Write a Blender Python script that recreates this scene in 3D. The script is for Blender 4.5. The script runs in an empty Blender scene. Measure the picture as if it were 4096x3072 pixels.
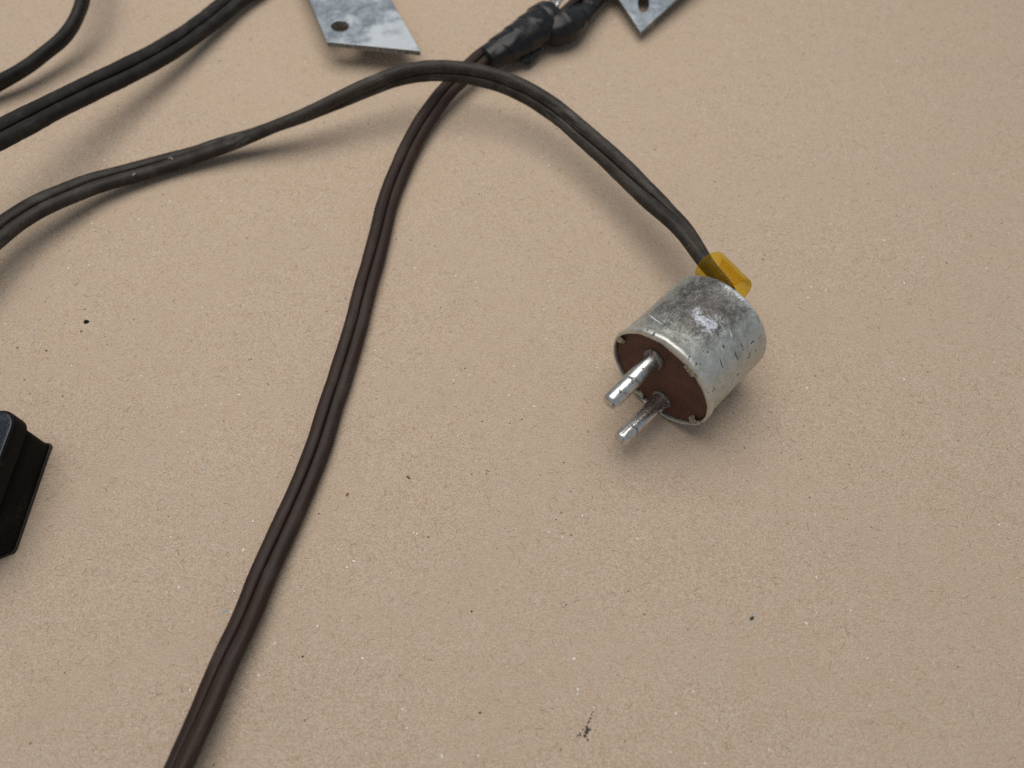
import bpy, math, random
import numpy as np
from mathutils import Vector, noise

S = 0.001                      # every length below is written in millimetres
scene = bpy.context.scene
col = scene.collection
random.seed(7)
rng = np.random.default_rng(11)

# ------------------------------------------------------------------ camera
cam = bpy.data.cameras.new('camera')
cam.sensor_width = 36.0
cam.lens = 26.19
cam.clip_start = 0.01
cam.clip_end = 20.0
cam.dof.use_dof = True
cam.dof.focus_distance = 0.226
cam.dof.aperture_fstop = 9.5
camo = bpy.data.objects.new('camera', cam)
camo.location = (0, 0, 205 * S)
camo.rotation_euler = (math.radians(30), 0, 0)
col.objects.link(camo)
scene.camera = camo

# ------------------------------------------------------------------ world and lamps
world = bpy.data.worlds.new('World')
scene.world = world
world.use_nodes = True
bg = world.node_tree.nodes['Background']
bg.inputs['Color'].default_value = (0.80, 0.89, 1.0, 1)
bg.inputs['Strength'].default_value = 0.35

def area(name, loc, target, size, energy, colour, shape='DISK', size_y=None):
    l = bpy.data.lights.new(name, 'AREA')
    l.shape = shape
    l.size = size
    if size_y:
        l.size_y = size_y
    l.energy = energy
    l.color = colour
    o = bpy.data.objects.new(name, l)
    o.location = loc
    d = Vector(target) - Vector(loc)
    o.rotation_euler = d.to_track_quat('-Z', 'Y').to_euler()
    col.objects.link(o)
    return o
area('ceiling_lamp', (-0.09, 0.33, 0.70), (-0.04, 0.18, 0), 0.80, 5.6, (1.0, 0.96, 0.90))

scene.view_settings.view_transform = 'Standard'
scene.view_settings.look = 'None'
scene.view_settings.exposure = 0.0
scene.view_settings.gamma = 1.0
scene.view_settings.use_curve_mapping = False
scene.cycles.use_denoising = False
scene.cycles.max_bounces = 10
scene.cycles.transmission_bounces = 10
scene.cycles.transparent_max_bounces = 16

# ------------------------------------------------------------------ material helper
class Mat:
    def __init__(self, name):
        self.m = bpy.data.materials.new(name)
        self.m.use_nodes = True
        self.t = self.m.node_tree
        self.n = self.t.nodes
        self.b = self.n['Principled BSDF']
        self._tc = None
    def link(self, a, b):
        self.t.links.new(a, b)
    def put(self, sock, v):
        if isinstance(v, bpy.types.NodeSocket):
            self.link(v, sock)
        elif isinstance(v, (tuple, list)):
            sock.default_value = (*v, 1.0) if (len(v) == 3 and sock.type == 'RGBA') else v
        else:
            sock.default_value = v
    def coord(self, kind='Object', scale=(1, 1, 1), rot=(0, 0, 0), loc=(0, 0, 0), mm=True):
        if self._tc is None:
            self._tc = self.n.new('ShaderNodeTexCoord')
        mp = self.n.new('ShaderNodeMapping')
        k = 1000.0 if (mm and kind == 'Object') else 1.0
        mp.inputs['Scale'].default_value = tuple(k * s for s in scale)
        mp.inputs['Rotation'].default_value = rot
        mp.inputs['Location'].default_value = loc
        self.link(self._tc.outputs[kind], mp.inputs['Vector'])
        return mp.outputs['Vector']
    def noise(self, vec, scale, detail=3, rough=0.55, dist=0.0):
        t = self.n.new('ShaderNodeTexNoise')
        self.link(vec, t.inputs['Vector'])
        t.inputs['Scale'].default_value = scale
        t.inputs['Detail'].default_value = detail
        t.inputs['Roughness'].default_value = rough
        t.inputs['Distortion'].default_value = dist
        return t.outputs['Fac']
    def voronoi(self, vec, scale, feature='F1'):
        t = self.n.new('ShaderNodeTexVoronoi')
        t.feature = feature
        self.link(vec, t.inputs['Vector'])
        t.inputs['Scale'].default_value = scale
        return t.outputs['Distance']
    def ramp(self, fac, lo, hi, a=0.0, b=1.0):
        t = self.n.new('ShaderNodeMapRange')
        t.interpolation_type = 'SMOOTHSTEP'
        self.put(t.inputs['Value'], fac)
        t.inputs['From Min'].default_value = lo
        t.inputs['From Max'].default_value = hi
        t.inputs['To Min'].default_value = a
        t.inputs['To Max'].default_value = b
        return t.outputs['Result']
    def math(self, op, a, b=0.0):
        t = self.n.new('ShaderNodeMath')
        t.operation = op
        self.put(t.inputs[0], a)
        self.put(t.inputs[1], b)
        return t.outputs[0]
    def mix(self, fac, a, b, mode='MIX'):
        t = self.n.new('ShaderNodeMix')
        t.data_type = 'RGBA'
        t.blend_type = mode
        self.put(t.inputs[0], fac)
        self.put(t.inputs[6], a)
        self.put(t.inputs[7], b)
        return t.outputs[2]
    def near(self, vec, centre, radii):
        """1 at centre, falling to 0 at the given radii (a stain's own place)"""
        s = self.n.new('ShaderNodeVectorMath'); s.operation = 'SUBTRACT'
        self.link(vec, s.inputs[0]); s.inputs[1].default_value = centre
        d = self.n.new('ShaderNodeVectorMath'); d.operation = 'DIVIDE'
        self.link(s.outputs[0], d.inputs[0]); d.inputs[1].default_value = radii
        l = self.n.new('ShaderNodeVectorMath'); l.operation = 'LENGTH'
        self.link(d.outputs[0], l.inputs[0])
        return self.ramp(l.outputs['Value'], 0.0, 1.0, 1.0, 0.0)
    def bump(self, height, strength=0.5, dist=0.1, normal=None):
        t = self.n.new('ShaderNodeBump')
        t.inputs['Strength'].default_value = strength
        t.inputs['Distance'].default_value = dist * S
        self.put(t.inputs['Height'], height)
        if normal is not None:
            self.link(normal, t.inputs['Normal'])
        return t.outputs['Normal']
    def out(self, color=None, rough=None, metal=None, normal=None, **kw):
        if color is not None: self.put(self.b.inputs['Base Color'], color)
        if rough is not None: self.put(self.b.inputs['Roughness'], rough)
        if metal is not None: self.put(self.b.inputs['Metallic'], metal)
        if normal is not None: self.link(normal, self.b.inputs['Normal'])
        for k, v in kw.items():
            self.put(self.b.inputs[k.replace('_', ' ')], v)
        return self.m

# ------------------------------------------------------------------ materials
def make_cardboard():
    m = Mat('cardboard')
    v = m.coord()
    big = m.noise(v, 0.022, 2)
    mid = m.noise(v, 0.13, 4, 0.6)
    fine = m.noise(v, 1.3, 3, 0.65)
    grain = m.noise(v, 3.4, 3, 0.7)
    base = m.mix(m.ramp(mid, 0.3, 0.7), (0.424, 0.311, 0.220), (0.454, 0.340, 0.245))
    base = m.mix(m.ramp(big, 0.35, 0.65), base, m.mix(0.5, base, (0.43, 0.33, 0.25)))
    hue = m.noise(m.coord(loc=(31, 7, 3)), 0.30, 3, 0.6, 0.5)
    base = m.mix(m.ramp(hue, 0.50, 0.66, 0.0, 0.5), base, (0.43, 0.352, 0.290))
    base = m.mix(m.ramp(hue, 0.46, 0.32, 0.0, 0.35), base, (0.40, 0.285, 0.175))
    smudge = m.noise(v, 0.035, 5, 0.62, 0.8)
    base = m.mix(m.ramp(smudge, 0.52, 0.70, 0.0, 0.22), base, (0.30, 0.235, 0.18))
    base = m.mix(m.ramp(smudge, 0.44, 0.30, 0.0, 0.16), base, (0.52, 0.41, 0.31))
    base = m.mix(m.ramp(fine, 0.30, 0.70), m.mix(0.22, base, (0.27, 0.18, 0.11)), m.mix(0.16, base, (0.62, 0.52, 0.42)))
    base = m.mix(m.ramp(grain, 0.36, 0.64), m.mix(0.48, base, (0.25, 0.165, 0.095)), m.mix(0.46, base, (0.66, 0.55, 0.44)))
    h = m.math('ADD', m.math('MULTIPLY', fine, 0.6), m.math('MULTIPLY', grain, 0.6))
    for k, ang in enumerate((0.35, 1.25, 2.3, 2.9)):
        w = m.coord(scale=(0.9, 5.2, 1), rot=(0, 0, ang), loc=(k * 17.3, k * 5.1, k * 3.3))
        n = m.noise(w, 0.9, 2, 0.5, 0.6)
        base = m.mix(m.ramp(n, 0.60, 0.72, 0.0, 0.30), base, (0.25, 0.16, 0.09))
        base = m.mix(m.ramp(n, 0.38, 0.28, 0.0, 0.24), base, (0.66, 0.57, 0.47))
        h = m.math('ADD', h, m.math('MULTIPLY', n, -0.25))
    nm = m.bump(h, 0.6, 0.16)
    nm = m.bump(mid, 0.25, 0.5, nm)
    return m.out(base, 0.92, 0.0, nm, Specular_IOR_Level=0.15)

def make_cord(name, c0, c1, dust, dust_amt, rough=0.5):
    m = Mat(name)
    uv = m.coord('UV')
    v = m.coord()
    streak = m.noise(m.coord('UV', scale=(0.12, 1.6, 1)), 1.0, 4, 0.6)
    blotch = m.noise(v, 0.09, 3, 0.6, 0.4)
    fine = m.noise(v, 2.6, 3, 0.65)
    c = m.mix(m.ramp(blotch, 0.35, 0.65), c0, c1)
    patch = m.math('MULTIPLY', m.ramp(m.noise(v, 0.06, 3, 0.6), 0.46, 0.66), m.ramp(streak, 0.42, 0.62))
    speck = m.math('MULTIPLY', m.ramp(fine, 0.50, 0.68), m.ramp(blotch, 0.38, 0.6, 0.25, 1.0))
    f = m.math('MULTIPLY', m.math('MAXIMUM', m.math('MULTIPLY', patch, m.ramp(fine, 0.35, 0.6, 0.4, 1.0)), m.math('MULTIPLY', speck, 0.55)), dust_amt)
    c = m.mix(f, c, dust)
    r = m.math('ADD', m.math('MULTIPLY', f, 0.35), m.ramp(streak, 0.3, 0.7, rough - 0.06, rough + 0.10))
    nm = m.bump(m.math('ADD', fine, m.math('MULTIPLY', streak, 1.2)), 0.35, 0.10)
    return m.out(c, r, 0.0, nm, Specular_IOR_Level=0.22)

def make_housing():
    m = Mat('weathered_zinc')
    v = m.coord()
    uv = m.coord('UV')                      # x along the barrel, y round it, both in mm (27 = uppermost)
    a = m.noise(v, 0.10, 5, 0.65, 0.5)
    mid = m.noise(v, 0.45, 4, 0.7, 0.4)
    fine = m.noise(v, 2.2, 4, 0.72)
    hatch = m.noise(m.coord('UV', scale=(0.8, 3.2, 1), rot=(0, 0, 0.5)), 1.0, 3, 0.7)
    pale = m.mix(m.ramp(mid, 0.3, 0.7), (0.44, 0.445, 0.405), (0.58, 0.59, 0.54))
    dark = m.mix(m.ramp(mid, 0.3, 0.7), (0.055, 0.047, 0.040), (0.125, 0.112, 0.098))
    grime = m.math('ADD', m.near(uv, (17, 25, 0), (26, 24, 1)), m.math('MULTIPLY', m.math('SUBTRACT', a, 0.5), 1.5))
    grime = m.math('ADD', grime, m.math('MULTIPLY', m.math('SUBTRACT', hatch, 0.5), 0.9))
    patina = m.ramp(grime, 0.15, 0.85)
    c = m.mix(patina, pale, dark)
    # scoured flecks where bare metal shows again
    c = m.mix(m.math('MULTIPLY', m.ramp(fine, 0.52, 0.66), m.ramp(mid, 0.35, 0.6, 0.15, 0.75)), c, (0.42, 0.43, 0.42))
    c = m.mix(m.ramp(fine, 0.44, 0.34, 0.0, 0.55), c, (0.045, 0.040, 0.034))
    lip = m.math('MULTIPLY', m.near(uv, (0.2, 27, 0), (2.2, 400, 1)), m.ramp(mid, 0.32, 0.55, 0.35, 1.0))
    c = m.mix(m.math('MULTIPLY', lip, 0.85), c, (0.62, 0.60, 0.54))
    pit = m.ramp(m.noise(v, 0.55, 2, 0.5), 0.66, 0.71, 0.0, 0.9)
    c = m.mix(pit, c, (0.035, 0.032, 0.028))
    # white paint rubbed almost away on the top, flaking along the back edge
    pn = m.noise(m.coord('UV', loc=(9.2, 3.7, 0), rot=(0, 0, 0.6), scale=(1.0, 0.62, 1)), 0.30, 7, 0.80, 1.2)
    zone = m.math('MAXIMUM', m.near(uv, (14.0, 29.5, 0), (10.5, 13, 1)), m.math('MULTIPLY', m.near(uv, (27.6, 31.0, 0), (2.6, 16, 1)), 1.15))
    paint = m.ramp(m.math('ADD', pn, m.math('MULTIPLY', zone, 0.24)), 0.66, 0.78)
    paint = m.math('MULTIPLY', paint, m.ramp(fine, 0.36, 0.56, 0.15, 0.95))
    c = m.mix(paint, c, (0.60, 0.635, 0.70))
    metal = m.math('MULTIPLY', m.ramp(patina, 0.0, 1.0, 0.78, 0.42), m.math('SUBTRACT', 1.0, paint))
    r = m.ramp(mid, 0.3, 0.7, 0.36, 0.52)
    h = m.math('ADD', m.math('MULTIPLY', fine, 0.5), m.math('ADD', m.math('MULTIPLY', pit, -0.8), m.math('MULTIPLY', a, 1.4)))
    return m.out(c, r, metal, m.bump(m.math('ADD', h, m.math('MULTIPLY', paint, 0.4)), 0.5, 0.16))

def make_plate(name='galvanised_steel'):
    m = Mat(name)
    v = m.coord()
    a = m.noise(v, 0.050, 2, 0.45, 0.4)
    b = m.noise(v, 0.22, 6, 0.68, 0.3)
    f = m.noise(v, 1.5, 3, 0.7)
    white = m.ramp(m.math('ADD', m.math('MULTIPLY', a, 1.0), m.math('MULTIPLY', b, 0.30)), 0.60, 0.82)
    c = m.mix(m.ramp(b, 0.3, 0.7), (0.32, 0.35, 0.38), (0.37, 0.405, 0.435))
    c = m.mix(m.math('MULTIPLY', white, m.ramp(f, 0.3, 0.6, 0.45, 0.75)), c, (0.53, 0.56, 0.58))
    c = m.mix(m.ramp(m.noise(v, 0.30, 2, 0.5), 0.68, 0.73, 0.0, 0.55), c, (0.58, 0.585, 0.53))
    c = m.mix(m.math('MULTIPLY', m.ramp(f, 0.58, 0.72), m.ramp(b, 0.48, 0.62, 0.0, 0.6)), c, (0.14, 0.16, 0.19))
    metal = m.ramp(white, 0.0, 1.0, 0.85, 0.2)
    return m.out(c, m.ramp(b, 0.3, 0.7, 0.30, 0.50), metal, m.bump(m.math('ADD', m.math('MULTIPLY', b, 0.6), m.math('MULTIPLY', f, 0.3)), 0.35, 0.12))

def make_edge():
    m = Mat('dull_cut_edge')
    v = m.coord()
    f = m.noise(v, 1.1, 4, 0.7)
    return m.out(m.mix(m.ramp(f, 0.35, 0.65), (0.06, 0.06, 0.055), (0.26, 0.26, 0.235)), 0.6, 0.35, m.bump(f, 0.5, 0.1))

def make_pin():
    m = Mat('worn_nickel')
    v = m.coord()
    ax = m.coord(scale=(0.35, 0.35, 1.2), rot=(0, 0, -0.8))
    b = m.noise(m.coord(loc=(13.0, 5.5, 8.0)), 0.38, 5, 0.66, 0.8)
    st = m.noise(ax, 1.5, 3, 0.65)
    f = m.noise(v, 2.4, 3, 0.7)
    wear = m.math('MULTIPLY', m.ramp(m.math('ADD', b, m.math('MULTIPLY', m.math('SUBTRACT', st, 0.5), 0.5)), 0.56, 0.65), m.ramp(f, 0.35, 0.55, 0.45, 1.0))
    c = m.mix(wear, m.mix(m.ramp(st, 0.35, 0.65), (0.50, 0.485, 0.46), (0.70, 0.69, 0.66)), (0.05, 0.046, 0.05))
    return m.out(c, m.math('ADD', m.math('MULTIPLY', wear, 0.3), m.ramp(f, 0.3, 0.7, 0.18, 0.32)), m.ramp(wear, 0, 1, 1.0, 0.6), m.bump(m.math('SUBTRACT', f, wear), 0.4, 0.06))

def make_collar():
    m = Mat('tarnished_collar')
    v = m.coord()
    f = m.noise(v, 1.3, 4, 0.7)
    c = m.mix(m.ramp(f, 0.34, 0.68), (0.085, 0.072, 0.06), (0.26, 0.24, 0.215))
    c = m.mix(m.ramp(m.noise(v, 0.7, 2), 0.56, 0.66, 0.0, 0.7), c, (0.17, 0.065, 0.022))
    return m.out(c, 0.55, 0.55, m.bump(f, 0.4, 0.06))

def make_tab():
    m = Mat('dull_brass_tab')
    v = m.coord()
    f = m.noise(v, 1.4, 4, 0.7)
    c = m.mix(m.ramp(f, 0.35, 0.65), (0.15, 0.125, 0.09), (0.46, 0.42, 0.33))
    return m.out(c, 0.5, 0.5, m.bump(f, 0.5, 0.1))

def make_disc():
    m = Mat('brown_fibre')
    v = m.coord()
    f = m.noise(v, 1.9, 4, 0.7)
    b = m.noise(v, 0.14, 3, 0.6)
    c = m.mix(m.ramp(b, 0.35, 0.65), (0.070, 0.027, 0.016), (0.105, 0.042, 0.023))
    c = m.mix(m.ramp(f, 0.60, 0.72, 0.0, 0.6), c, (0.19, 0.085, 0.040))
    return m.out(c, 0.62, 0.0, m.bump(f, 0.5, 0.08), Specular_IOR_Level=0.35)

def make_amber():
    m = Mat('amber_plastic')
    v = m.coord()
    f = m.noise(v, 0.8, 3, 0.6)
    m.out((0.50, 0.30, 0.02), m.ramp(f, 0.4, 0.7, 0.10, 0.22), 0.0, m.bump(f, 0.12, 0.1), Specular_IOR_Level=0.6)
    tr = m.n.new('ShaderNodeBsdfTransparent')
    m.put(tr.inputs['Color'], m.mix(m.ramp(f, 0.4, 0.7), (0.95, 0.85, 0.38), (0.92, 0.80, 0.30)))
    lw = m.n.new('ShaderNodeLayerWeight')
    lw.inputs['Blend'].default_value = 0.35
    mx = m.n.new('ShaderNodeMixShader')
    m.link(m.ramp(lw.outputs['Facing'], 0.0, 1.0, 0.045, 0.62), mx.inputs[0])
    m.link(tr.outputs[0], mx.inputs[1])
    m.link(m.b.outputs[0], mx.inputs[2])
    o = m.n['Material Output']
    m.link(mx.outputs[0], o.inputs['Surface'])
    return m.m

def make_black(name, c0, c1, r0, r1, scale=0.4, dust=0.25, spec=0.22):
    m = Mat(name)
    v = m.coord()
    a = m.noise(v, scale * 0.25, 3, 0.6, 0.6)
    f = m.noise(v, scale * 4, 4, 0.7)
    c = m.mix(m.ramp(a, 0.35, 0.65), c0, c1)
    d = m.math('MULTIPLY', m.ramp(m.noise(v, scale * 0.4, 4, 0.65, 0.5), 0.50, 0.70), m.ramp(f, 0.4, 0.65))
    c = m.mix(m.math('MULTIPLY', d, dust), c, (0.23, 0.20, 0.16))
    return m.out(c, m.math('ADD', m.ramp(a, 0.3, 0.7, r0, r1), m.math('MULTIPLY', d, 0.3)), 0.0, m.bump(m.math('ADD', f, m.math('MULTIPLY', a, 2.0)), 0.35, 0.12), Specular_IOR_Level=spec)

def flat(name, c, rough=0.9):
    m = Mat(name)
    return m.out(c, rough, 0.0, Specular_IOR_Level=0.15)

CARD = make_cardboard()
CORD_GREY = make_cord('grey_rubber', (0.018, 0.0132, 0.0105), (0.030, 0.0232, 0.0178), (0.15, 0.138, 0.118), 0.72, 0.50)
CORD_BLACK = make_cord('black_rubber', (0.006, 0.005, 0.0045), (0.011, 0.009, 0.007), (0.09, 0.08, 0.07), 0.42, 0.52)
CORD_BROWN = make_cord('brown_rubber', (0.027, 0.0125, 0.0086), (0.019, 0.0107, 0.0082), (0.10, 0.083, 0.072), 0.42, 0.50)
HOUSING = make_housing()
PLATE = make_plate()
EDGE = make_edge()
PIN = make_pin()
COLLAR = make_collar()
DISC = make_disc()
TAB = make_tab()
AMBER = make_amber()
TAPE = make_black('black_tape', (0.003, 0.003, 0.004), (0.006, 0.0055, 0.0055), 0.22, 0.40, 0.5, 0.22, 0.34)
BLOCK_SIDE_SHADED = make_black('black_plastic_side_shaded', (0.003, 0.003, 0.003), (0.0055, 0.005, 0.005), 0.55, 0.7, 0.35, 0.10, 0.08)  # same plastic as the top, dulled and blackened to imitate shade on the sides
BLOCK_SKY_TINT = make_black('black_plastic_sky_tint', (0.0022, 0.0030, 0.0075), (0.004, 0.0056, 0.014), 0.10, 0.22, 0.35, 0.08, 0.50)  # navy base colour paints in a blue sky reflection
RUBBER_BASE = make_black('black_base', (0.012, 0.010, 0.008), (0.03, 0.025, 0.02), 0.5, 0.6, 0.5, 0.4)
LINT = flat('pale_lint', (0.42, 0.40, 0.36))

# ------------------------------------------------------------------ object helpers
def link_mesh(name, verts, faces, mat, parent=None, smooth=True, uvs=None, origin=(0, 0, 0), mats=None, fmat=None):
    """verts in world millimetres; origin = the parent's world location in mm"""
    me = bpy.data.meshes.new(name)
    o3 = np.array(origin, float)
    vs = (np.asarray(verts, float) - o3) * S
    me.from_pydata(vs.tolist(), [], faces)
    me.materials.append(mat)
    for mm_ in (mats or []):
        me.materials.append(mm_)
    if fmat is not None:
        me.polygons.foreach_set('material_index', fmat)
    if smooth:
        me.polygons.foreach_set('use_smooth', [True] * len(me.polygons))
    if uvs is not None:
        lay = me.uv_layers.new(name='UVMap')
        vi = np.empty(len(me.loops), dtype=np.int32)
        me.loops.foreach_get('vertex_index', vi)
        lay.data.foreach_set('uv', np.asarray(uvs, dtype=np.float32)[vi].ravel())
    me.update()
    ob = bpy.data.objects.new(name, me)
    col.objects.link(ob)
    if parent is not None:
        ob.parent = parent
    else:
        ob.location = o3 * S
    return ob

def thing(name, label, cat, loc):
    e = bpy.data.objects.new(name, None)
    e.location = tuple(c * S for c in loc)
    e.empty_display_size = 0.01
    e['label'] = label
    e['category'] = cat
    col.objects.link(e)
    return e

def catmull(pts, step):
    P = np.asarray(pts, float)
    P = np.vstack([2 * P[0] - P[1], P, 2 * P[-1] - P[-2]])
    out = []
    for i in range(1, len(P) - 2):
        p0, p1, p2, p3 = P[i - 1], P[i], P[i + 1], P[i + 2]
        n = max(2, int(np.linalg.norm(p2[:3] - p1[:3]) / step))
        for k in range(n):
            t = k / n
            out.append(0.5 * (2 * p1 + (p2 - p0) * t + (2 * p0 - 5 * p1 + 4 * p2 - p3) * t * t + (3 * p1 - p0 - 3 * p2 + p3) * t ** 3))
    out.append(P[-2])
    return np.array(out)

def frames(C):
    T = np.gradient(C, axis=0)
    T /= np.linalg.norm(T, axis=1)[:, None]
    Z = np.array([0, 0, 1.0])
    Sd = np.cross(T, Z)
    Sd /= np.linalg.norm(Sd, axis=1)[:, None]
    N = np.cross(Sd, T)
    return T, Sd, N

def tube_faces(rows, n, cap=True):
    F = []
    for i in range(rows - 1):
        for j in range(n):
            k = (j + 1) % n
            F.append((i * n + j, (i + 1) * n + j, (i + 1) * n + k, i * n + k))
    if cap:
        F.append(tuple(range(n)))
        F.append(tuple(range((rows - 1) * n, rows * n))[::-1])
    return F

def twin_section(r, d, n=11):
    """outline of a twin flex: two rounded lobes side by side with a narrow slit between them on both faces"""
    q = []                                   # right lobe, from the lower slit round to the upper slit
    q += [(0.03 * r, -0.30 * r), (0.045 * r, -0.58 * r), (0.085 * r, -0.78 * r), (0.20 * r, -0.90 * r), (0.48 * r, -0.972 * r)]
    for k in range(n):
        a = -math.pi / 2 + math.pi * k / (n - 1)
        q.append((d + r * math.cos(a), r * math.sin(a)))
    q += [(x, -y) for x, y in q[4::-1]]
    return np.array(q + [(-x, -y) for x, y in q])

def cord(name, pts, r, mat, parent, origin, seed=0.0, d_ratio=0.90, step=1.1, rest=True):
    """pts: (x, y, z, twist in degrees) in mm; a swept twin flex"""
    A = catmull(pts, step)
    C, W = A[:, :3].copy(), np.radians(A[:, 3])
    d = r * d_ratio
    if rest:
        low = r + d * np.abs(np.sin(W)) * 0.98 + 0.08
        C[:, 2] = np.maximum(C[:, 2], low)
    for i in range(len(C)):
        q = Vector((C[i, 0] * 0.05 + seed, C[i, 1] * 0.05, 3.1 + seed))
        C[i, 0] += 0.35 * noise.noise(q)
        C[i, 1] += 0.35 * noise.noise(q + Vector((9, 4, 1)))
        W[i] += 0.13 * noise.noise(q * 1.3 + Vector((2, 7, 5)))
    T, Sd, N = frames(C)
    sec = twin_section(r, d)
    n = len(sec)
    L = np.concatenate([[0], np.cumsum(np.linalg.norm(np.diff(C, axis=0), axis=1))])
    V, UV = [], []
    for i in range(len(C)):
        cw, sw = math.cos(W[i]), math.sin(W[i])
        A1 = cw * Sd[i] + sw * N[i]
        A2 = -sw * Sd[i] + cw * N[i]
        for j, (p, q) in enumerate(sec):
            g = 1 + 0.045 * noise.noise(Vector((L[i] * 0.09, j * 0.22 + seed * 3, seed))) + 0.02 * noise.noise(Vector((L[i] * 0.4, j * 0.5, seed + 4)))
            V.append(C[i] + A1 * p * g + A2 * q * g)
            UV.append((L[i], j * 0.8))
    return link_mesh(name, V, tube_faces(len(C), n), mat, parent, True, UV, origin)

def round_tube(name, pts, radii, mat, parent, origin, n=12, flat_=1.0, step=0.8, wrinkle=0.0, seed=0.0, cap=True, tilt=0.0, spiral=0.0):
    """pts (x, y, z); radii per point; flat_ squashes the section vertically"""
    P = np.hstack([np.asarray(pts, float), np.asarray(radii, float)[:, None]])
    A = catmull(P, step)
    C, R = A[:, :3], A[:, 3]
    T, Sd, N = frames(C)
    V, UV = [], []
    L = np.concatenate([[0], np.cumsum(np.linalg.norm(np.diff(C, axis=0), axis=1))])
    for i in range(len(C)):
        for j in range(n):
            a = 2 * math.pi * j / n + tilt
            d3 = math.cos(a) * Sd[i] + math.sin(a) * flat_ * N[i]
            g = R[i]
            if wrinkle:
                rd = 1 - 2.2 * abs(noise.noise(Vector((L[i] * 0.13 + 0.9 * math.cos(a + 0.06 * L[i]), math.sin(a + 0.06 * L[i]) * 1.5 + seed, math.cos(a) * 1.2))))
                g *= 1 + wrinkle * rd + 0.55 * wrinkle * noise.noise(Vector((L[i] * 0.28 + 2 * math.cos(a), math.sin(a) * 3 + seed, 2.0)))
            if spiral:                       # overlapping turns of tape
                fr = (a / (2 * math.pi) + L[i] / 8.5 + 0.10 * noise.noise(Vector((L[i] * 0.2, math.cos(a) * 2, seed)))) % 1.0
                g += spiral * (0.9 - fr if fr > 0.08 else 0.9 * fr / 0.08)
            v = C[i] + d3 * g
            v[2] = max(v[2], 0.15)
            V.append(v)
            UV.append((L[i], a * R[i]))
    return link_mesh(name, V, tube_faces(len(C), n, cap), mat, parent, True, UV, origin)

# ------------------------------------------------------------------ the cardboard
def ground(x, y):
    return (0.16 * np.sin(x * 0.031 + 0.6) * np.sin(y * 0.043 + 1.1) + 0.10 * np.sin(x * 0.017 - y * 0.052) - 0.27)

gx = np.arange(-420, 421, 5.0)
gy = np.arange(-220, 721, 5.0)
X, Y = np.meshgrid(gx, gy)
Z = ground(X, Y)
nx, ny = len(gx), len(gy)
GV = np.stack([X.ravel(), Y.ravel(), Z.ravel()], 1)
GF = [(j * nx + i, j * nx + i + 1, (j + 1) * nx + i + 1, (j + 1) * nx + i) for j in range(ny - 1) for i in range(nx - 1)]
sheet = link_mesh('cardboard_sheet', GV, GF, CARD)
sheet['kind'] = 'structure'
sheet['label'] = 'brown recycled cardboard sheet under everything'

def flecks(name, n, smin, smax, mats, weights, seed, spots=(), elong=1.5):
    """tiny irregular specks of pulp and print lying in the face of the board"""
    g = np.random.default_rng(seed)
    V, F, FM = [], [], []
    items = []
    while len(items) < n:
        x, y = g.uniform(-235, 235), g.uniform(-10, 345)
        if noise.noise(Vector((x * 0.03, y * 0.03, seed))) + 0.25 > g.uniform(-0.4, 0.6):
            items.append((x, y, smin + (smax - smin) * g.random() ** 3, g.choice(len(mats), p=weights)))
    items += list(spots)
    for x, y, s, mi in items:
        k = g.integers(5, 8)
        a0 = g.random() * 6.28
        e = 1 + g.random() * elong
        ca, sa = math.cos(a0), math.sin(a0)
        b = len(V)
        z = float(ground(x, y)) + 0.035 + 0.03 * g.random()
        for q in range(k):
            t = 6.283 * q / k
            rr = s * 0.5 * (0.65 + 0.6 * g.random())
            px, py = rr * math.cos(t) * e, rr * math.sin(t) / math.sqrt(e)
            V.append((x + px * ca - py * sa, y + px * sa + py * ca, z))
        F.append(tuple(range(b, b + k)))
        FM.append(int(mi))
    ob = link_mesh(name, V, F, mats[0], sheet, False, None, (0, 0, 0), mats[1:], FM)
    ob['kind'] = 'stuff'
    return ob

FL = [flat('speck_white', (0.72, 0.70, 0.66)), flat('speck_dark', (0.060, 0.052, 0.045)), flat('speck_brown', (0.17, 0.10, 0.055)),
      flat('speck_red', (0.45, 0.06, 0.05)), flat('speck_blue', (0.12, 0.22, 0.42)), flat('speck_grey', (0.30, 0.31, 0.33)), flat('speck_black', (0.006, 0.006, 0.006))]
marks = [(-142.1, 142.4, 2.1, 6), (-144.1, 147.5, 0.6, 1), (-142.8, 138.6, 0.8, 1), (-31.0, 86.6, 1.1, 2), (-30.4, 86.2, 0.9, 2),
         (64.6, 45.7, 1.1, 1), (65.0, 46.6, 0.8, 5), (-48.2, 81.0, 1.0, 2), (-77.7, 47.5, 1.2, 5), (-152.0, 131.0, 0.8, 1)]
for (x, y, s) in [(18.6, 17.7, 1.1), (19.1, 18.4, 1.2), (18.8, 19.0, 0.8), (18.3, 16.9, 0.9), (19.5, 20.2, 0.6), (19.8, 21.0, 0.6), (20.2, 21.8, 0.5), (19.1, 19.9, 0.5),
                  (17.0, 17.3, 0.7), (16.4, 17.0, 0.5), (18.9, 16.0, 0.6), (17.8, 18.4, 0.45), (20.5, 22.4, 0.4)]:
    marks.append((x, y, s, 1))
flecks('paper_fleck', 3600, 0.16, 0.66, FL, [0.38, 0.15, 0.22, 0.025, 0.025, 0.20, 0.0], 5, marks, 0.7)

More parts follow.
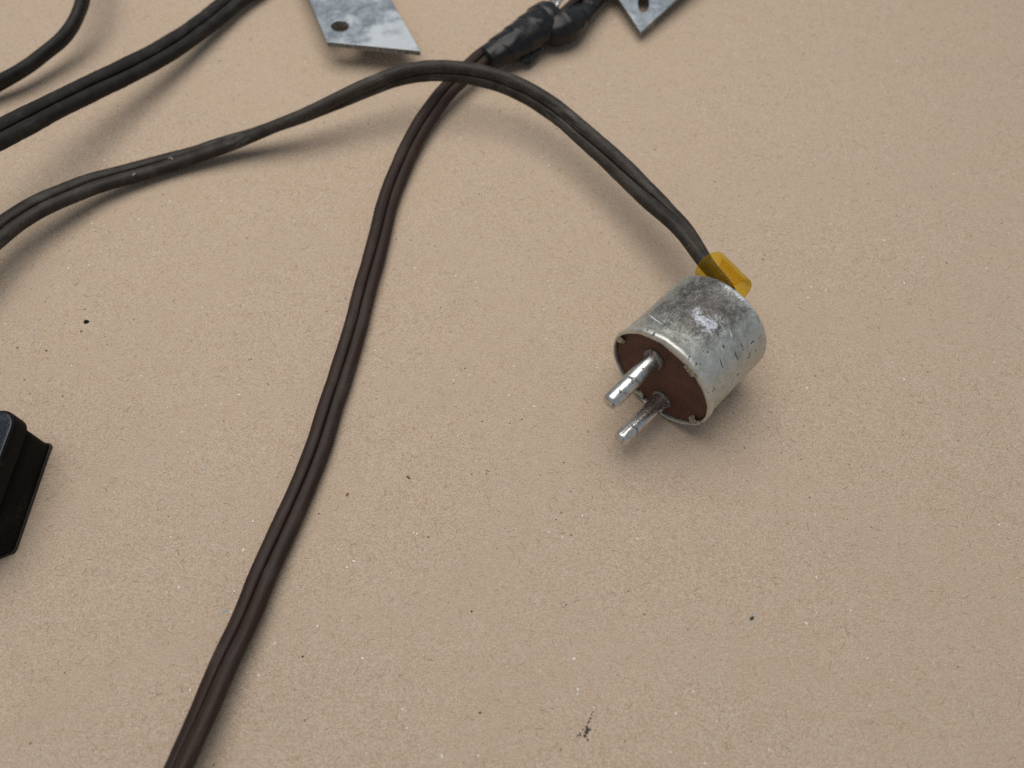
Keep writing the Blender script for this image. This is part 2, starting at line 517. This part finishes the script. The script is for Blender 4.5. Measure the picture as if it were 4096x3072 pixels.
def fibres(name, n, mats, weights, seed):
    g = np.random.default_rng(seed)
    V, F, FM = [], [], []
    for _ in range(n):
        x, y = g.uniform(-235, 235), g.uniform(-10, 345)
        a = g.random() * 6.28
        L = 0.6 + 2.0 * g.random() ** 2.5
        w = 0.03 + 0.045 * g.random()
        bend = g.normal() * 0.28
        z = float(ground(x, y)) + 0.02 + 0.02 * g.random()
        b = len(V)
        for q in range(4):
            aa = a + bend * (q - 1.5)
            V.append((x - math.sin(aa) * w, y + math.cos(aa) * w, z))
            V.append((x + math.sin(aa) * w, y - math.cos(aa) * w, z))
            x += math.cos(aa) * L / 3
            y += math.sin(aa) * L / 3
        mi = int(g.choice(len(mats), p=weights))
        for q in range(3):
            F.append((b + 2 * q, b + 2 * q + 1, b + 2 * q + 3, b + 2 * q + 2))
            FM.append(mi)
    ob = link_mesh(name, V, F, mats[0], sheet, False, None, (0, 0, 0), mats[1:], FM)
    ob['kind'] = 'stuff'
    return ob
fibres('paper_fibre', 18000, [flat('fibre_pale', (0.58, 0.48, 0.38)), flat('fibre_tan', (0.30, 0.20, 0.115)), flat('fibre_dark', (0.20, 0.145, 0.10))], [0.44, 0.48, 0.08], 9)

# ------------------------------------------------------------------ grey cord with the metal plug
AX0 = np.array([43.1, 110.0, 17.57])                 # centre of the plug's face
PH = math.radians(45.8)
AX = np.array([math.cos(PH), math.sin(PH), 0.0])     # from the face towards the cord end
E1 = np.array([-math.sin(PH), math.cos(PH), 0.0])
UP = np.array([0, 0, 1.0])
OR = (43.1, 110.0, 0.0)
plug = thing('plug_cord', 'grey twin cord ending in a worn metal two-pin plug with an amber sleeve', 'plug', OR)

def plug_pt(x, e, z):
    return AX0 + AX * x + E1 * e + UP * z

pc = [(-180.5, 146.4, 16.0, -20), (-172.7, 169.9, 13.0, -22), (-168.2, 178.3, 12.0, -25), (-163.0, 185.2, 11.0, -25), (-157.9, 192.0, 9.0, -22),
      (-152.4, 198.3, 7.0, -18), (-145.9, 203.1, 5.5, -12), (-138.9, 207.2, 4.5, -8), (-131.4, 211.1, 4.0, -2), (-123.5, 214.7, 4.0, 5),
      (-115.0, 217.6, 5.0, 12), (-106.4, 220.5, 6.2, 20), (-97.5, 223.0, 8.0, 30), (-88.6, 225.5, 10.0, 40), (-79.7, 227.9, 12.0, 50),
      (-71.1, 231.5, 13.5, 58), (-62.4, 235.4, 15.0, 66), (-53.9, 239.6, 16.2, 73), (-45.2, 243.2, 17.4, 80), (-36.4, 245.1, 18.4, 87),
      (-27.5, 245.1, 19.0, 93), (-18.6, 244.0, 19.0, 98), (-9.8, 242.0, 18.5, 103), (-1.0, 238.4, 18.0, 107), (8.0, 232.9, 17.2, 112),
      (19.4, 221.7, 16.4, 120), (30.3, 207.9, 16.0, 128), (40.6, 192.8, 16.0, 148), (50.0, 178.2, 16.6, 180), (56.5, 167.0, 17.4, 206),
      (62.1, 153.4, 17.7, 226),
      (64.6, 148.0, 18.1, 232), (66.4, 143.4, 18.6, 232), (66.8, 138.8, 18.6, 222), (65.8, 135.0, 18.0, 204), (63.8, 131.8, 17.6, 190), (60.5, 128.2, 17.5, 180)]
cord('cord', pc, 2.2, CORD_GREY, plug, OR, 1.7)

# barrel: a lathe about the plug axis with a rolled, uneven front lip
def barrel():
    n = 96
    prof = []      # (x, r, lip weight)
    prof += [(2.2, 17.0, 0.0), (0.75, 16.98, 0.5), (0.15, 17.0, 1.0), (-0.15, 17.1, 0.85), (-0.22, 17.3, 0.5), (-0.05, 17.6, 0.1), (0.35, 17.82, 0), (0.95, 17.86, 0),
             (1.6, 17.72, 0), (2.1, 17.45, 0), (2.7, 17.28, 0), (3.6, 17.25, 0)]
    for k in range(1, 15):
        prof.append((3.6 + 23.3 * k / 14, 17.25, 0))
    for k in range(1, 7):
        t = math.pi / 2 * k / 6
        prof.append((26.9 + 2.3 * math.sin(t), 17.25 - 2.3 * (1 - math.cos(t)), 0))
    prof += [(29.2, 10.0, 0), (29.2, 4.6, 0), (27.9, 4.4, 0)]
    V, UV = [], []
    for (x, r, lw) in prof:
        for j in range(n):
            a = 2 * math.pi * j / n
            q = Vector((math.cos(a) * 2.2, math.sin(a) * 2.2, x * 0.09))
            rr = r + 0.14 * noise.noise(q) * (0.4 if lw else 1)
            # the lip is hammered over the disc on the upper right and ragged all round
            roll = max(0.0, math.cos(a - math.radians(104))) ** 1.3
            rr -= lw * (0.10 + 1.75 * roll + 0.55 * roll * noise.noise(Vector((math.cos(a) * 3.6, math.sin(a) * 3.6, 2.0))) + 0.22 * noise.noise(Vector((math.cos(a) * 9, math.sin(a) * 9, 7.0))))
            xx = x + (0.22 * noise.noise(Vector((math.cos(a) * 4, math.sin(a) * 4, 5.0))) if x < 1.2 else 0)
            V.append(plug_pt(xx, rr * math.cos(a), rr * math.sin(a)))
            UV.append((x, a * 17.25))
    return link_mesh('plug_housing', V, tube_faces(len(prof), n, cap=False), HOUSING, plug, True, UV, OR)
housing = barrel()

def surface_mark(name, pts, w):
    """a thin sliver following the barrel: a scratch, gouge or paint chip; pts = (mm from the face, degrees round)"""
    V, F = [], []
    n = 9
    P = np.array(pts, float)
    t0 = np.linspace(0, 1, len(P))
    for i in range(n):
        t = i / (n - 1)
        x, g = np.interp(t, t0, P[:, 0]), np.interp(t, t0, P[:, 1])
        d = P[-1] - P[0]
        d = np.array([d[0], math.radians(d[1]) * 17.3])
        d /= np.linalg.norm(d)
        k = w * (0.35 + 0.65 * math.sin(math.pi * min(1, max(0, t * 0.9 + 0.05)))) * (1 + 0.5 * noise.noise(Vector((t * 4, x, g))))
        for s_ in (-1, 0, 1):
            xx = x - d[1] * k * s_
            aa = math.radians(g) + d[0] * k * s_ / 17.3
            rr = 17.30 + (0.05 if s_ == 0 else 0.0) + 0.14 * noise.noise(Vector((math.cos(aa) * 2.2, math.sin(aa) * 2.2, xx * 0.09)))
            V.append(plug_pt(xx, rr * math.cos(aa), rr * math.sin(aa)))
    for i in range(n - 1):
        for s_ in (0, 1):
            q = i * 3 + s_
            F.append((q, q + 1, q + 4, q + 3))
    return link_mesh(name, V, F, {'gouge': GOUGE, 'paint_scratch': SCRATCH, 'paint_chip': CHIP}[name], housing, True, None, OR)
GOUGE, SCRATCH, CHIP = flat('dark_gouge', (0.035, 0.033, 0.03), 0.6), flat('white_scratch', (0.66, 0.69, 0.74), 0.6), flat('cream_chip', (0.60, 0.57, 0.48), 0.6)
for nm_, pts_, w_ in [
        ('paint_scratch', [(12.85, 84.4), (12.86, 90.6), (12.66, 97.6), (12.97, 103.6)], 0.16),
        ('paint_scratch', [(7.79, 42.1), (5.82, 57.4), (5.06, 67.2)], 0.12),
        ('paint_scratch', [(16.84, 117.4), (16.46, 120.8), (15.65, 123.7)], 0.13),
        ('gouge', [(9.06, 130.0), (8.5, 134.5), (8.32, 139.9)], 0.15),
        ('gouge', [(14.44, 136.1), (14.35, 140.3), (14.46, 145.5)], 0.14),
        ('gouge', [(17.78, 134.8), (17.68, 138.9)], 0.15),
        ('paint_chip', [(12.04, 162.6), (11.42, 166.0), (10.91, 170.0)], 0.5),]:
    surface_mark(nm_, pts_, w_)

def crimp_tab(ang, width, reach, lift, seed):
    """a tongue of the shell bent in over the disc"""
    a0 = math.radians(ang)
    nu, nv = 6, 5
    V, F = [], []
    for layer in (0, 1):
        for i in range(nu):
            t = i / (nu - 1)
            r = 16.9 - (reach + 0.6) * t
            x = -0.35 + 0.75 * t ** 2 - lift * math.sin(t * 2.6) + (0.55 if layer else 0)
            for j in range(nv):
                s = (j / (nv - 1) - 0.5) * width * (1 - 0.35 * t ** 2) * (1 + 0.12 * math.sin(seed + t * 5))
                w = 0.18 * noise.noise(Vector((t * 3, s, seed)))
                da = s / r
                V.append(plug_pt(x + w, (r + w) * math.cos(a0 + da), (r + w) * math.sin(a0 + da)))
    m = nu * nv
    for i in range(nu - 1):
        for j in range(nv - 1):
            q = i * nv + j
            F.append((q, q + 1, q + nv + 1, q + nv))
            F.append((m + q, m + q + nv, m + q + nv + 1, m + q + 1))
    ring = [j for j in range(nv)] + [i * nv + nv - 1 for i in range(1, nu)] + [(nu - 1) * nv + j for j in range(nv - 2, -1, -1)] + [i * nv for i in range(nu - 2, 0, -1)]
    for k in range(len(ring)):
        a, b = ring[k], ring[(k + 1) % len(ring)]
        F.append((a, m + a, m + b, b))
    return link_mesh('crimp_tab', V, F, TAB, housing, False, None, OR)
crimp_tab(15, 2.6, 1.6, 0.35, 1)
crimp_tab(119, 4.4, 2.6, 0.45, 2)
crimp_tab(207, 2.7, 1.7, 0.45, 3)
crimp_tab(287, 2.8, 1.3, 0.55, 4)

def insulating_disc():
    n = 64
    V, F = [], []
    rings = [(0.0, 0.78), (3, 0.80), (6, 0.84), (9, 0.82), (12, 0.80), (14.8, 0.78), (16.3, 0.80), (16.62, 1.0), (16.62, 2.6)]
    V.append(plug_pt(0.80, 0, 0))
    for (r, x) in rings[1:]:
        for j in range(n):
            a = 2 * math.pi * j / n
            w = 0.06 * noise.noise(Vector((r * math.cos(a) * 0.2, r * math.sin(a) * 0.2, 1.0)))
            V.append(plug_pt(x + w, r * math.cos(a), r * math.sin(a)))
    for j in range(n):
        F.append((0, 1 + (j + 1) % n, 1 + j))
    for i in range(len(rings) - 2):
        for j in range(n):
            k = (j + 1) % n
            F.append((1 + i * n + j, 1 + i * n + k, 1 + (i + 1) * n + k, 1 + (i + 1) * n + j))
    return link_mesh('insulating_disc', V, F, DISC, plug, True, None, OR)
insulating_disc()

def lathe_on_plug(name, prof, e, z, mat, parent, n=32, wob=0.0, seed=0, de=0.0, dz=0.0):
    V = []
    for (x, r) in prof:
        for j in range(n):
            a = 2 * math.pi * j / n
            rr = r * (1 + wob * noise.noise(Vector((math.cos(a) * 1.6, math.sin(a) * 1.6, x * 0.6 + seed))))
            V.append(plug_pt(x, e + de * -x + rr * math.cos(a), z + dz * -x + rr * math.sin(a)))
    return link_mesh(name, V, tube_faces(len(prof), n, True), mat, parent, True, None, OR)

def pin(e, z, L, seed, de, dz):
    r = 2.66
    prof = [(1.2, 2.8), (-0.6, 2.78), (-1.4, 2.72), (-2.2, r)]
    for k in range(1, 9):
        prof.append((-2.2 - (L - 3.6) * k / 8, r - 0.10 * k / 8))
    x1 = -2.2 - (L - 3.6)
    for k in range(1, 6):
        t = math.pi / 2 * k / 6
        prof.append((x1 - 1.5 * math.sin(t), r - 0.10 - 1.75 * (1 - math.cos(t))))
    prof += [(x1 - 1.5, 0.72), (x1 - 1.38, 0.45), (x1 - 1.2, 0.25), (x1 - 1.18, 0.02)]
    p = lathe_on_plug('pin', prof, e, z, PIN, plug, 32, 0.025, seed, de, dz)
    return p
p1 = pin(3.7, 6.2, 19.6, 1, 0.006, -0.04)
p2 = pin(-2.5, -10.2, 19.6, 6, 0.0, 0.06)
lathe_on_plug('pin_collar', [(0.9, 3.5), (0.2, 3.45), (-0.35, 3.25), (-0.75, 2.9), (-1.15, 2.5), (-1.3, 2.45), (-1.0, 2.2)], 3.7, 6.2, COLLAR, p1, 40, 0.09, 3)
lathe_on_plug('pin_collar', [(0.9, 3.3), (0.45, 3.3), (0.15, 3.1), (-0.05, 2.8), (-0.5, 2.65), (-0.8, 2.45), (-0.9, 2.2), (-0.6, 2.0)], -2.5, -10.2, COLLAR, p2, 40, 0.07, 9)

# amber sleeve slipped over the cord just behind the plug
def sleeve():
    P0, P1 = np.array([63.1, 152.1, 17.6]), np.array([69.5, 139.2, 19.8])
    T = (P1 - P0) / np.linalg.norm(P1 - P0)
    Lg = np.linalg.norm(P1 - P0)
    A1 = AX - T * (AX @ T); A1 /= np.linalg.norm(A1)
    A2 = np.cross(T, A1)
    n = 56
    ring = []
    w = 0.95
    prof = [(0.35, 0.0), (0.1, -0.05), (0.0, -0.28), (0.05, -w / 2 - 0.2), (0.25, -w)]
    outer = [(0.3 + (Lg - 0.6) * k / 8, 0.0) for k in range(9)]
    seq = [(0.25, -w), (0.05, -0.7), (0.0, -0.4), (0.08, -0.12)] + outer + [(Lg - 0.08, -0.12), (Lg, -0.4), (Lg - 0.05, -0.7), (Lg - 0.25, -w)]
    inner = [(Lg - 0.3 - (Lg - 0.6) * k / 8, -w) for k in range(1, 8)]
    seq = seq + inner
    V = []
    for (s, off) in seq:
        for j in range(n):
            a = 2 * math.pi * j / n
            ca, sa = math.cos(a), math.sin(a)
            e = 1.0
            px = (5.5 + off) * math.copysign(abs(ca) ** e, ca)
            py = (5.4 + off) * math.copysign(abs(sa) ** e, sa)
            V.append(P0 + T * s + A1 * px + A2 * py)
    rows = len(seq)
    F = []
    for i in range(rows):
        i2 = (i + 1) % rows
        for j in range(n):
            k = (j + 1) % n
            F.append((i * n + j, i * n + k, i2 * n + k, i2 * n + j))
    return link_mesh('sleeve', V, F, AMBER, plug, True, None, OR)
sleeve()

for (x, y, z, a) in [(-126.3, 210.9, 6.4, 2.2), (-139.1, 202.5, 6.6, 0.6)]:
    round_tube('lint', [(x, y, z), (x + 0.5 * math.cos(a), y + 0.5 * math.sin(a), z + 0.5), (x + 1.1 * math.cos(a), y + 1.0 * math.sin(a), z + 0.6), (x + 1.7 * math.cos(a + .6), y + 1.5 * math.sin(a + .6), z + 0.4)],
               [0.10, 0.16, 0.14, 0.08], LINT, plug, OR, 6, 1.0, 0.3)

# ------------------------------------------------------------------ brown cord with the taped splice
OB = (-55.0, 127.0, 0.0)
brown = thing('taped_cord', 'dark brown twin cord running from a black taped splice down to the bottom edge', 'cord', OB)
bc = [(-81.2, -2.9, 9.0, 30), (-78.7, 9.4, 7.2, 28), (-75.5, 22.1, 5.8, 22), (-73.3, 32.6, 5.0, 14), (-70.3, 43.7, 4.4, 7), (-67.8, 55.6, 3.8, 1),
      (-64.4, 68.1, 3.4, -3), (-60.9, 81.6, 3.0, -6), (-57.7, 95.9, 2.7, -8), (-55.5, 111.1, 2.6, -9), (-53.8, 121.9, 2.5, -10),
      (-52.5, 130.6, 2.5, -10), (-51.4, 139.7, 2.5, -11), (-50.3, 149.1, 2.5, -12), (-49.1, 158.9, 2.5, -13), (-47.8, 169.0, 2.6, -14),
      (-46.6, 179.4, 2.7, -16), (-45.5, 190.3, 2.9, -20), (-43.8, 201.3, 3.3, -23), (-41.0, 212.7, 3.8, -26), (-37.3, 224.4, 4.5, -28),
      (-32.6, 236.4, 5.3, -30), (-26.5, 248.6, 6.3, -30), (-19.4, 258.6, 7.2, -30), (-12.1, 267.7, 8.0, -28), (-5.0, 274.8, 8.6, -25),
      (2, 280, 9, -20)]
cord('cord', bc, 2.05, CORD_BROWN, brown, OB, 4.3)
# flattened wrap of insulating tape, wider towards the splice
w1 = round_tube('tape_wrap', [(-10.6, 267.4, 7.6), (-4.9, 271.8, 8.0), (0.8, 276.4, 8.4), (6.6, 281.9, 8.8), (12.1, 288.0, 8.8), (16.2, 293.4, 8.6)],
                [4.7, 6.0, 6.9, 7.4, 7.8, 7.6], TAPE, brown, OB, 48, 0.86, 0.45, 0.05, 2.0, spiral=0.55)
round_tube('tape_wrap', [(14.5, 288.0, 7.4), (17.5, 287.2, 7.6), (21.3, 288.5, 7.6), (25.5, 291.9, 7.4), (29.8, 298.0, 7.0), (35.0, 306.0, 6.8), (40.6, 314.9, 6.8), (50, 330.5, 6.4)],
           [4.6, 6.6, 6.9, 6.0, 4.6, 3.9, 3.6, 3.4], TAPE, brown, OB, 44, 0.9, 0.45, 0.08, 8.0, spiral=0.5)
def flap():
    T = [(-0.8, 271.0, 6.4), (6.4, 275.6, 7.0), (11.8, 279.6, 6.4), (1.2, 271.2, 5.0), (6.8, 270.0, 2.8), (12.0, 276.0, 5.0)]
    P = np.array(T)
    g = []
    nu, nv = 9, 6
    V, F = [], []
    for layer in (0, 1):
        for i in range(nu):
            u = i / (nu - 1) * 2
            k = 0 if u < 1 else 1
            f = u - k
            top = P[k] * (1 - f) + P[k + 1] * f
            bot = P[3 + k] * (1 - f) + P[4 + k] * f
            for j in range(nv):
                v = j / (nv - 1)
                p = top * (1 - v) + bot * v
                w = noise.noise(Vector((u * 1.7, v * 2.0, 3.0)))
                p = p + np.array([0.3, -0.5, 0.4]) * w * 0.5 + np.array([0.15, 0.2, -0.3]) * layer
                V.append(p)
    m = nu * nv
    for i in range(nu - 1):
        for j in range(nv - 1):
            q = i * nv + j
            F.append((q, q + nv, q + nv + 1, q + 1))
            F.append((m + q, m + q + 1, m + q + nv + 1, m + q + nv))
    ring = [j for j in range(nv)] + [i * nv + nv - 1 for i in range(1, nu)] + [(nu - 1) * nv + j for j in range(nv - 2, -1, -1)] + [i * nv for i in range(nu - 2, 0, -1)]
    for k in range(len(ring)):
        a, b = ring[k], ring[(k + 1) % len(ring)]
        F.append((a, b, m + b, m + a))
    return link_mesh('tape_flap', V, F, TAPE, w1, True, None, OB)
flap()
round_tube('wire', [(17.0, 289.0, 9.5), (20.0, 292.0, 10.4), (23.4, 296.2, 11.0), (27.0, 301.4, 11.4), (32.5, 310.5, 11.0), (40, 324, 9)], [2.0, 1.9, 1.75, 1.7, 1.7, 1.7], CORD_BROWN, brown, OB, 14, 1.0, 0.8, 0.03)
for k, pts in enumerate([[(14.2, 291.6, 12.2), (15.4, 294.6, 12.9), (17.6, 298.6, 13.2), (19.8, 304.2, 13.0), (22, 312, 12)],
                         [(15.6, 291.4, 13.2), (17.3, 295.0, 13.6), (18.6, 298.8, 13.6), (21.4, 304.8, 13.2), (24, 312, 12)],
                         [(18.4, 292.8, 13.4), (19.6, 295.8, 13.9), (21.4, 299.8, 13.6), (24.2, 305.2, 13.2), (27, 312, 12)]]):
    round_tube('bare_wire', pts, [0.95, 1.05, 1.0, 0.95, 0.9], PIN if k else COLLAR, brown, OB, 12, 1.0, 0.5, 0.12, k)

# ------------------------------------------------------------------ the two black cords of the upper left corner
OC = (-150.0, 254.0, 0.0)
c2 = cord('electric_cable', [(-196, 128, 6, -20), (-192, 142, 20, -22), (-186, 158, 34, -26), (-178, 180, 36.5, -30), (-172.3, 195.6, 31, -34), (-168.9, 209.5, 26, -36), (-164.2, 223.6, 21.5, -38), (-157.3, 239.4, 17, -40), (-148.6, 254.3, 13.5, -40),
              (-140.5, 269.2, 10.5, -38), (-133.4, 284.8, 8, -34), (-127, 299, 6.5, -30), (-118.3, 315.5, 5.5, -25), (-106.7, 332, 4, -15), (-90, 350, 3, 0)], 2.45, CORD_BLACK, None, OC, 6.1)
c2['label'] = 'thick black twin cable with a centre groove rising across the upper left corner'
c2['category'] = 'cable'
OA = (-198.0, 260.0, 0.0)
ca = cord('electric_cable', [(-240, 224, 4.6, 70), (-224.5, 237.3, 4.8, 66), (-213.7, 248.6, 5.2, 58), (-205.6, 254.5, 6.5, 50), (-197.6, 260.7, 7.8, 46), (-191, 268.3, 9, 46), (-185, 276.3, 10.5, 50), (-181.4, 283.8, 12.5, 56),
              (-179.6, 292.5, 15, 62), (-179.9, 302.2, 17, 66), (-183.9, 320.6, 17, 70), (-190, 345, 10, 50), (-196, 365, 3, 10)], 2.25, CORD_BLACK, None, OA, 8.8)
ca['label'] = 'short black cable curving into the very corner at top left, seen edge on'
ca['category'] = 'cable'

# ------------------------------------------------------------------ metal brackets at the top edge
def bracket(name, label, outline, z, thick, hole, hr, tail, origin, tilt=0.0, hole_e=1.0, hole_a=0.0):
    """outline: visible front part (x, y) counter-clockwise from rear left; tail: the two rear corners where it folds down to the board"""
    e = thing(name, label, 'bracket', origin)
    import bmesh
    bm = bmesh.new()
    pts = outline
    ymin = min(p[1] for p in pts)
    def zz(x, y):
        return z + tilt * (y - ymin)
    n = 28
    hp = []
    for k in range(n):
        a = 2 * math.pi * k / n
        hx, hy = hr * math.cos(a) * hole_e, hr * math.sin(a)
        hp.append((hole[0] + hx * math.cos(hole_a) - hy * math.sin(hole_a), hole[1] + hx * math.sin(hole_a) + hy * math.cos(hole_a)))
    # outline densified
    dense = []
    for i in range(len(pts)):
        p, q = pts[i], pts[(i + 1) % len(pts)]
        m = max(1, int(math.dist(p, q) / 2.5))
        for k in range(m):
            t = k / m
            dense.append((p[0] + (q[0] - p[0]) * t, p[1] + (q[1] - p[1]) * t))
    def loop(src, dz):
        return [bm.verts.new(((x - origin[0]) * S, (y - origin[1]) * S, (zz(x, y) + dz) * S)) for x, y in src]
    ot, it = loop(dense, 0), loop(hp, 0)
    ob_, ib = loop(dense, -thick), loop(hp, -thick)
    for o_, i_ in ((ot, it), (ob_, ib)):
        ed = []
        for L in (o_, i_):
            for k in range(len(L)):
                ed.append(bm.edges.new((L[k], L[(k + 1) % len(L)])))
        bmesh.ops.triangle_fill(bm, edges=ed, use_beauty=True)
    nf = len(bm.faces)
    for A, B in ((ot, ob_), (it, ib)):
        for k in range(len(A)):
            f = bm.faces.new((A[k], A[(k + 1) % len(A)], B[(k + 1) % len(A)], B[k]))
            f.material_index = 1
    bmesh.ops.recalc_face_normals(bm, faces=bm.faces)
    sharp = [ed for ed in bm.edges if len(ed.link_faces) == 2 and abs(ed.calc_face_angle(0)) > 0.6]
    bmesh.ops.bevel(bm, geom=sharp, offset=0.18 * S, segments=2, affect='EDGES', profile=0.6, clamp_overlap=True)
    me = bpy.data.meshes.new('plate')
    bm.to_mesh(me); bm.free()
    me.materials.append(PLATE); me.materials.append(EDGE)
    o = bpy.data.objects.new('plate', me); col.objects.link(o); o.parent = e
    # the rear flange folded down to the cardboard, out of the picture
    (ax, ay), (bx, by) = tail
    za, zb = zz(ax, ay), zz(bx, by)
    V = [(ax, ay, za), (bx, by, zb), (bx, by + 1.6, zb), (ax, ay + 1.6, za), (ax, ay, 0), (bx, by, 0), (bx, by + 1.6, 0), (ax, ay + 1.6, 0)]
    F = [(0, 1, 2, 3), (4, 7, 6, 5), (0, 4, 5, 1), (1, 5, 6, 2), (2, 6, 7, 3), (3, 7, 4, 0)]
    link_mesh('flange', V, F, PLATE, e, False, None, origin)
    return e
bracket('metal_bracket', 'blue-grey galvanised metal bracket with slanted end and one hole, left of the taped splice',
        [(-105.6, 350), (-75.8, 273.8), (-37.2, 267.9), (-72.0, 350)], 11.0, 2.3, (-71.6, 284.0), 3.5, ((-105.6, 350.3), (-72.0, 350.3)), (-72, 290, 0), 0.0, 1.12, -0.6)
bracket('metal_bracket', 'pale metal bracket showing one pointed corner with a hole, right of the taped splice',
        [(30.5, 350), (54.9, 288.5), (107.0, 350)], 5.2, 1.4, (57.4, 306.5), 6.2, ((30.5, 350.3), (107.0, 350.3)), (58, 305, 0), 0.09, 0.40, -0.1)

# ------------------------------------------------------------------ black block at the left edge
def block():
    OBk = (-150.0, 80.0, 0.0)
    e = thing('black_block', 'black plastic block with a glossy top tinted like reflected sky, cut off by the left edge', 'block', OBk)
    def outline(inset, rc):
        x1, y0, y1, x0 = -139.4 - inset, 61.5 + inset, 97.2 - inset, -200 + inset
        pts = [(x0, y0)]
        c = 3.4
        pts += [(x1 - c - 1.5, y0), (x1 - 0.4, y0 + c * 0.62), (x1, y0 + c)]
        for k in range(9):
            a = math.pi / 2 * k / 8
            pts.append((x1 - rc + rc * math.cos(a), y1 - rc + rc * math.sin(a)))
        pts += [(x0, y1)]
        return pts
    def stack(name, levels, mat, bev):
        rows = [outline(i, rc) for (_, i, rc) in levels]
        n = len(rows[0])
        V = [(x, y, z) for (z, i, rc), row in zip(levels, rows) for x, y in row]
        F = tube_faces(len(levels), n, True)
        F = [f[::-1] for f in F]
        o = link_mesh(name, V, F, mat, e, True, None, OBk)
        return o
    lv = [(0.9, 0.10, 1.6), (3.2, 0.2, 2.0), (6, 0.1, 2.6), (9, 0.0, 3.2), (13.7, 0.0, 3.8)]
    stack('body', lv, BLOCK_SIDE_SHADED, 0)
    cap = [(13.4, 0.6, 4.4), (13.7, -0.6, 4.6), (14.5, -1.3, 4.8), (19.4, -1.2, 5.0)]
    for k in range(1, 7):
        t = math.pi / 2 * k / 6
        cap.append((19.4 + 0.9 * math.sin(t), -1.2 + 0.9 * (1 - math.cos(t)), 5.0))
    stack('cap', cap, BLOCK_SIDE_SHADED, 0)
    stack('top_panel', [(20.2, -0.65, 5.0), (20.40, -0.62, 5.0), (20.46, -0.5, 5.0), (20.47, -0.35, 5.0), (20.47, 0.4, 5.0), (20.47, 3.0, 4.0)], BLOCK_SKY_TINT, 0)  # carries the painted sky reflection
    stack('base_plate', [(0.0, 0.0, 1.0), (0.1, -0.12, 1.0), (0.75, -0.12, 1.0), (0.88, 0.02, 1.0)], RUBBER_BASE, 0)
    return e
block()
